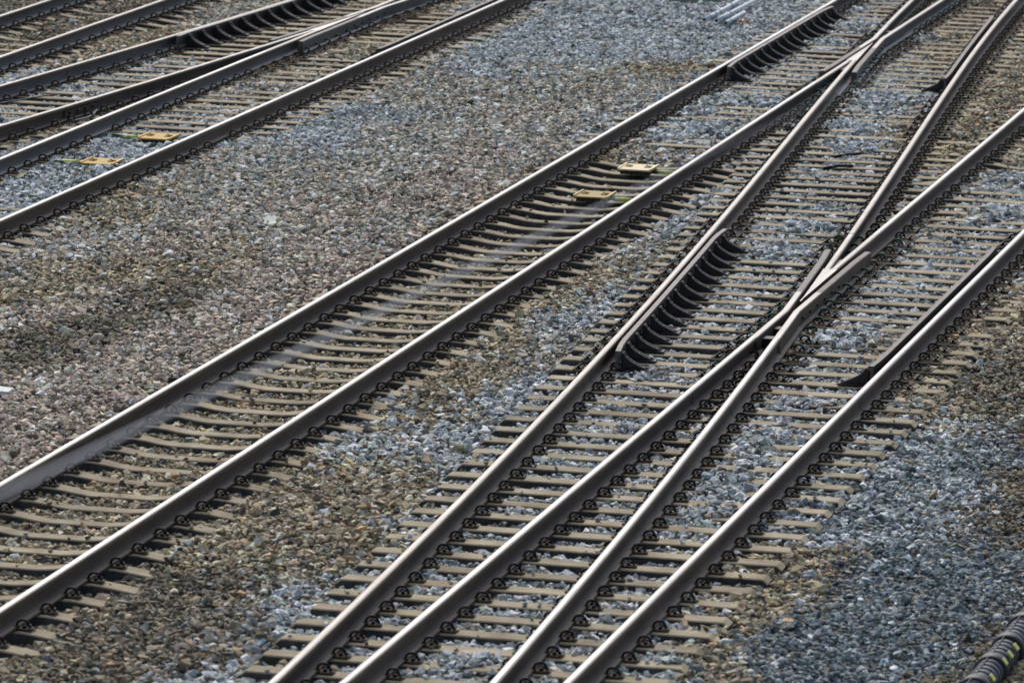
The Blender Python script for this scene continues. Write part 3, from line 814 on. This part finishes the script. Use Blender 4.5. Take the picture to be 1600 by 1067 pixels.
# ------------------------------------------------------------------ yellow plates with their cables
def balise(x0, y0, ctop, cedge, label, cable_pts, rims, ztop=-.115):
    root = empty('track_balise', (x0, y0, ztop)); tag(root, label, 'track plate', 'yellow transponder plates in the tracks')
    mt = mat_noise('plate_paint', tuple(c*.82 for c in ctop), ctop, .7, 18, 0, tuple(c*.55 for c in ctop), 45, .5)
    mr = mat_noise('plate_edge', tuple(c*.9 for c in cedge), cedge, .6, 20)
    m = MB(); m.box((0, 0, -.008), (.40, .50, .016), 0); m.build('plate', mt, root)
    m = MB(); m.box((0, .01, -.042), (.35, .44, .050), 0)
    for k in range(5): m.tube([(-.12+k*.06, -.225, -.050), (-.12+k*.06, -.205, -.050)], .012, 6, 1)
    m.build('body', [M_DARKIRON, M_TAN], root)
    mb_ = mat_noise('plate_mount', tuple(c*.42 for c in ctop), tuple(c*.62 for c in ctop), .7, 30)
    for s in (-1, 1):
        w = MB(); w.box((s*.115, .02, .007), (.075, .12, .012), 0, topinset=(.006, .006)); w.box((s*.115-.018, .045, .016), (.02, .03, .012), 0); w.box((s*.115+.02, -.005, .016), (.02, .03, .012), 0)
        w.build('mounting_bracket', mt if not rims else mb_, root)
        w = MB(); w.box((s*.192, 0, .005), (.022, .50, .014), 0); w.build('rim', mr, root)
    c = MB(); P = [(px_-x0, py_-y0, pz_-ztop) for px_, py_, pz_ in cable_pts]
    c.tube(P, .017, 8); co_ = c.build('cable', mat_plain('cable_green', (.06, .14, .05), .5), root, True)
    s_ = MB(); i0 = 1; s_.tube([P[i0], tuple((np.array(P[i0])+np.array(P[i0+1]))/2), P[i0+1]], .026, 8)
    s_.build('sleeve', mat_plain('sleeve_yellow_green', (.58, .72, .08), .5), co_, True)
    return root
balise(-13.58, 63.37, (.37, .265, .065), (.52, .38, .08), 'dirty olive-yellow plate in the middle track, the nearer of two', [(-13.40, 63.37, -.16), (-13.34, 63.38, -.165), (-13.16, 63.44, -.175), (-13.0, 63.5, -.185)], False)
balise(-13.58, 65.79, (.80, .66, .40), (.82, .66, .34), 'pale cream-yellow plate in the middle track, the farther of two', [(-13.40, 65.79, -.165), (-13.33, 65.79, -.165), (-13.14, 65.85, -.175), (-13.0, 65.9, -.185)], True)
balise(-19.62, 63.79, (.52, .32, .06), (.68, .42, .09), 'orange-yellow plate in the left track with gravel against its edge, the nearer one', [(-19.80, 63.79, -.155), (-19.90, 63.80, -.15), (-20.08, 63.80, -.155), (-20.25, 63.93, -.17), (-20.40, 64.1, -.19)], True, -.120)
balise(-19.62, 66.14, (.56, .34, .055), (.68, .42, .08), 'orange-yellow plate in the left track standing clear of the gravel, the farther one', [(-19.80, 66.14, -.155), (-19.90, 66.16, -.15), (-20.08, 66.22, -.155), (-20.25, 66.42, -.165), (-20.42, 66.55, -.19)], True)

# ------------------------------------------------------------------ fishplate on the reddish rail and loose cables
def small(name, mb, mats, label, cat, smooth=False, group=None):
    o = mb.build(name, mats, None, smooth); return tag(o, label, cat, group)
m = MB()
ysf = np.linspace(67.45, 68.45, 5)
for q in range(4):
    ya, yb = ysf[q], ysf[q+1]
    sl = -math.atan((fd(yb)-fd(ya))/(yb-ya))
    m.box(((fd(ya)+fd(yb))/2+.024, (ya+yb)/2, -.088), (.020, (yb-ya)*1.003, .060), 0, sl)
m2 = MB()
fp = small('fishplate', m, M_HEADSIDE, 'brown fishplate bolted to the web of the reddish-brown rail at left', 'fishplate')
for q in range(4):
    yq = 67.58+q*.25
    bo = MB(); bo.tube([(fd(yq)+.030, yq, -.088), (fd(yq)+.062, yq, -.088)], .017, 6); bo.build('bolt', M_DARKIRON, fp)
m = MB(); m.tube([(-21.12, 67.35, -.17), (-21.05, 67.5, -.155), (-21.03, 67.75, -.16), (-21.06, 68.05, -.165), (-21.10, 68.35, -.14)], .014, 7)
small('bond_cable', m, mat_plain('grey_cable', (.10, .10, .105), .5), 'short bent grey cable lying beside the fishplate at left', 'cable', True)
m = MB(); m.tube([(-22.62, 68.3, -.17), (-22.45, 68.75, -.165), (-22.30, 69.35, -.168), (-22.12, 69.9, -.17)], .010, 6)
small('loose_cable', m, mat_plain('black_cable', (.02, .02, .02), .5), 'thin black cable across the gravel at the left edge, between two rails', 'cable', True)
# ribbed broken hose pieces between the rails of the crossover
def hose(pts, label):
    root = empty('broken_hose', pts[0]); tag(root, label, 'broken hose', 'broken ribbed hose bits in the gravel')
    P = np.array(pts)-np.array(pts[0])
    m = MB(); m.tube(P, .019, 8); m.build('core', M_CLIP, root, True)
    mt = mat_plain('pale_rib', (.48, .51, .53), .6)
    for k in range(3):
        c = np.array([-.02+.062*k, -.02, .012])
        m = MB(); arc = [c+np.array([.105*t, .03*t, .062*math.sin(math.pi*(.12+.62*t))]) for t in np.linspace(0, 1, 9)]
        m.tube(arc, .0095, 6); m.build('rib', mt, root, True)
hose([(-11.55, 66.98, -.175), (-11.40, 67.10, -.15), (-11.26, 67.32, -.17)], 'nearer black hose bit with pale ribs on the slanting crossover track')
hose([(-11.60, 68.06, -.175), (-11.48, 68.22, -.16), (-11.36, 68.5, -.175)], 'farther hose bit with pale ribs on the slanting crossover track')

# ------------------------------------------------------------------ things on the wide gravel strip
def pole(p0, p1, r, bands, label):
    root = empty('conduit_pipe', p0); tag(root, label, 'plastic pipe', 'pale plastic pipes at the top edge')
    d = np.array(p1)-np.array(p0); L = np.linalg.norm(d); t = d/L
    m = MB(); m.tube([d*k/6 for k in range(7)], r, 10); m.build('tube', M_PIPE, root, True)
    m = MB(); m.tube([t*.0-t*.004, t*.012-t*.004], r*.80, 10); m.build('dark_bore_disc', M_CLIP, root)  # dark disc on the capped tube, painting in the shade of a hollow bore
    for q in bands:
        m = MB(); m.tube([t*q, t*(q+.05)], r*1.13, 10); m.build('band', M_BAND, root, True)
M_PIPE = mat_plain('pale_blue_plastic', (.66, .72, .77), .45)
M_BAND = mat_plain('grey_band', (.14, .16, .18), .5)
pole((-15.95, 81.75, -.135), (-15.90, 86.2, -.10), .030, (.35, .75, 1.05, 1.9), 'pale plastic pipe with four dark bands, farthest of the three at the top edge')
pole((-15.76, 81.7, -.13), (-15.66, 86.4, -.09), .030, (.9,), 'long pale plastic pipe lying in the middle of the three at the top edge')
pole((-15.57, 81.45, -.135), (-15.63, 83.2, -.16), .030, (.35,), 'short pale plastic pipe half sunk in gravel, nearest of the three')
m = MB(); m.box((0, 0, 0), (.80, 1.1, .24), 0, topinset=(.02, .02))
s = small('concrete_slab', m, mat_noise('grey_slab', (.20, .20, .185), (.27, .27, .25), .9, 8, bump=.3), 'flat grey concrete slab at the top edge, left of the pale pipes', 'slab'); s.location = (-16.66, 85.02, -.21); s.rotation_euler = (R(2), 0, R(3))
# pale leaf shaped stone, white paper
m = MB()
out = [(-.075, -.05), (-.03, -.015), (.0, -.055), (.055, -.05), (.075, .03), (.05, .075), (.012, .055), (-.012, .09), (-.05, .05)]
nn = len(out); m.add([(a_, b_, .012) for a_, b_ in out]+[(a_*.9, b_*.9, -.012) for a_, b_ in out], [tuple(range(nn)), tuple(reversed(range(nn, 2*nn)))]+[(i, i+nn, (i+1) % nn+nn, (i+1) % nn) for i in range(nn)])
s = small('leaf', m, mat_plain('cream_leaf', (.86, .83, .72), .7), 'cream coloured dry leaf lying alone on the wide gravel strip', 'leaf'); s.location = (-16.57, 60.22, hz(-16.57, 60.22)+.045); s.rotation_euler = (R(28), R(-6), .3)
m = MB(); m.box((0, 0, 0), (.16, .10, .006), 0)
s = small('paper_scrap', m, mat_plain('white_paper', (.85, .85, .80), .7), 'white paper scrap on brown gravel at the left edge', 'paper'); s.location = (-16.03, 49.14, hz(-16.03, 49.14)+.05); s.rotation_euler = (R(14), 0, -.2)
m = MB()
out = [(-.10, 0), (-.05, .06), (-.02, .02), (.02, .11), (.05, .03), (.11, .05), (.07, -.02), (.09, -.07), (.02, -.04), (-.04, -.08)]
nn = len(out); zz = [.01, .05, .0, .06, .01, .03, 0, .04, .0, .03]
m.add([(a_, b_, c_) for (a_, b_), c_ in zip(out, zz)]+[(a_, b_, c_-.004) for (a_, b_), c_ in zip(out, zz)], [tuple(range(nn)), tuple(reversed(range(nn, 2*nn)))]+[(i, i+nn, (i+1) % nn+nn, (i+1) % nn) for i in range(nn)])
s = small('leaf', m, mat_plain('orange_leaf', (.30, .12, .03), .7), 'curled orange-brown leaf right of the pale pipes at the top edge', 'leaf'); s.location = (-15.43, 82.11, hz(-15.43, 82.11)+.03)
# old iron bit with pale knob
root = empty('iron_fitting', (-16.15, 51.9, hz(-16.15, 51.9)+.02)); tag(root, 'rusty iron fitting with a pale knob half buried in brown gravel at left', 'iron fitting')
m = MB(); m.box((-.05, -.10, -.01), (.085, .40, .05), 0, .5, topinset=(.012, .03)); m.build('bar', mat_noise('deep_rust', (.05, .03, .024), (.085, .05, .035), .85, 20), root)
m = MB(); m.tube([(.06, .16, .02), (.10, .18, .07), (.14, .16, .08), (.16, .12, .05)], .028, 8); m.build('knob', mat_plain('pale_ceramic', (.50, .45, .36), .6), root, True)
m = MB()
for k in range(3): m.box((.18+.022*k, .16, .005), (.012, .10, .07), 0)
m.build('fins', M_RUST, root)

# ------------------------------------------------------------------ corrugated cable duct, lower right
def duct():
    ax = np.array([.021, 1.0, .004]); ax /= np.linalg.norm(ax)
    p0 = np.array([-5.745, 39.4, -.275])
    root = empty('cable_duct', tuple(p0)); tag(root, 'black corrugated cable duct with yellow tags in the lower right corner', 'cable duct')
    L = 5.6
    pts, rr = [], []
    q = 0.0
    while q < L:
        pts.append(ax*q); rr.append(.100+.0065*(1 if (q*1000 % 116) < 58 else -1)); q += .0145
    m = MB(); m.tube(pts, rr, 28); m.build('pipe', mat_noise('duct_plastic', (.050, .056, .064), (.075, .082, .092), .5, 8, 0, (.12, .12, .11), 14, .35), root, False)
    for c in np.arange(.30, L, .735):
        w = MB(); w.tube([ax*(c-.075), ax*(c-.065), ax*(c+.065), ax*(c+.075)], [.110, .126, .126, .110], 28); w.build('collar', mat_plain('collar_plastic', (.013, .014, .016), .5), root, True)
    w = MB(); w.tube([ax*(k*.2)+np.array([-.02, 0, .111+.006*math.sin(k*1.7)]) for k in range(28)], .005, 6); w.build('cord', mat_plain('cord', (.10, .11, .12), .7), root, True)
    for (mx, my) in ((1.0, 40.62), (1, 41.17), (1, 41.42), (1, 41.68)):
        q = (my-39.4); th = R(52)
        nrm = np.array([math.sin(th), 0, math.cos(th)])
        c = ax*q+nrm*.124
        u = np.array([math.cos(th), 0, -math.sin(th)])*.027; v = ax*.042; t = nrm*.006
        w = MB(); vs = [c-u-v-t, c+u-v-t, c+u+v-t, c-u+v-t, c-u-v+t, c+u-v+t, c+u+v+t, c-u+v+t]
        w.add(vs, [(3, 2, 1, 0), (4, 5, 6, 7), (0, 1, 5, 4), (1, 2, 6, 5), (2, 3, 7, 6), (3, 0, 4, 7)]); w.build('tag', mat_plain('yellow_tag', (.62, .58, .16), .6), root)
duct()
# small grass tufts next to the duct
def tuft(xx, yy, label, nb=26, s=1.0):
    m = MB(); r = np.random.default_rng(int(abs(xx*1000)))
    for _ in range(nb):
        a_ = r.uniform(0, 6.28); l = r.uniform(.04, .11)*s; rad = r.uniform(0, .05)*s; lean = r.uniform(.1, .7)
        bx, by = rad*math.cos(a_), rad*math.sin(a_); dx, dy = math.cos(a_), math.sin(a_); w = .0035
        m.add([(bx-dy*w, by+dx*w, 0), (bx+dy*w, by-dx*w, 0), (bx+dx*l*lean*.5+dy*w*.7, by+dy*l*lean*.5-dx*w*.7, l*.6), (bx+dx*l*lean, by+dy*l*lean, l)], [(0, 1, 2, 3)])
    o = m.build('grass_tuft', mat_plain('dry_grass', (.10, .12, .035), .8, (.19, .16, .07))); o.location = (xx, yy, hz(xx, yy)-.01); tag(o, label, 'grass tuft', 'grass tufts beside the cable duct')
tuft(-6.09, 41.91, 'dry grass tuft in dark gravel, a little left of the cable duct')
tuft(-5.90, 42.62, 'mossy green tuft beside the cable duct at the right edge', 40, .8)
tuft(-5.95, 40.9, 'small brown-green tuft at the foot of the cable duct, near the bottom edge', 24, .7)

# ------------------------------------------------------------------ overhead wires, out of focus in front of the tracks
def wire(p0, p1, ythin, label):
    m = MB(); p0, p1 = np.array(p0), np.array(p1)
    ts = np.linspace(0, 1, 240)
    m.tube([p0*(1-t)+p1*t for t in ts], [.0052-.0042*min(1, max(0, ((p0*(1-t)+p1*t)[1]-ythin+1.5)/2.5)) for t in ts], 8)
    o = m.build('contact_wire', M_WIRE, None, True); tag(o, label, 'overhead wire')
# wire shaped to thin out on its far part so the blurred streak fades
wire((-4.80, 2.0, 6.5), (1.09, 97.0, 6.5), 18.6, 'blurred overhead wire crossing the middle track')
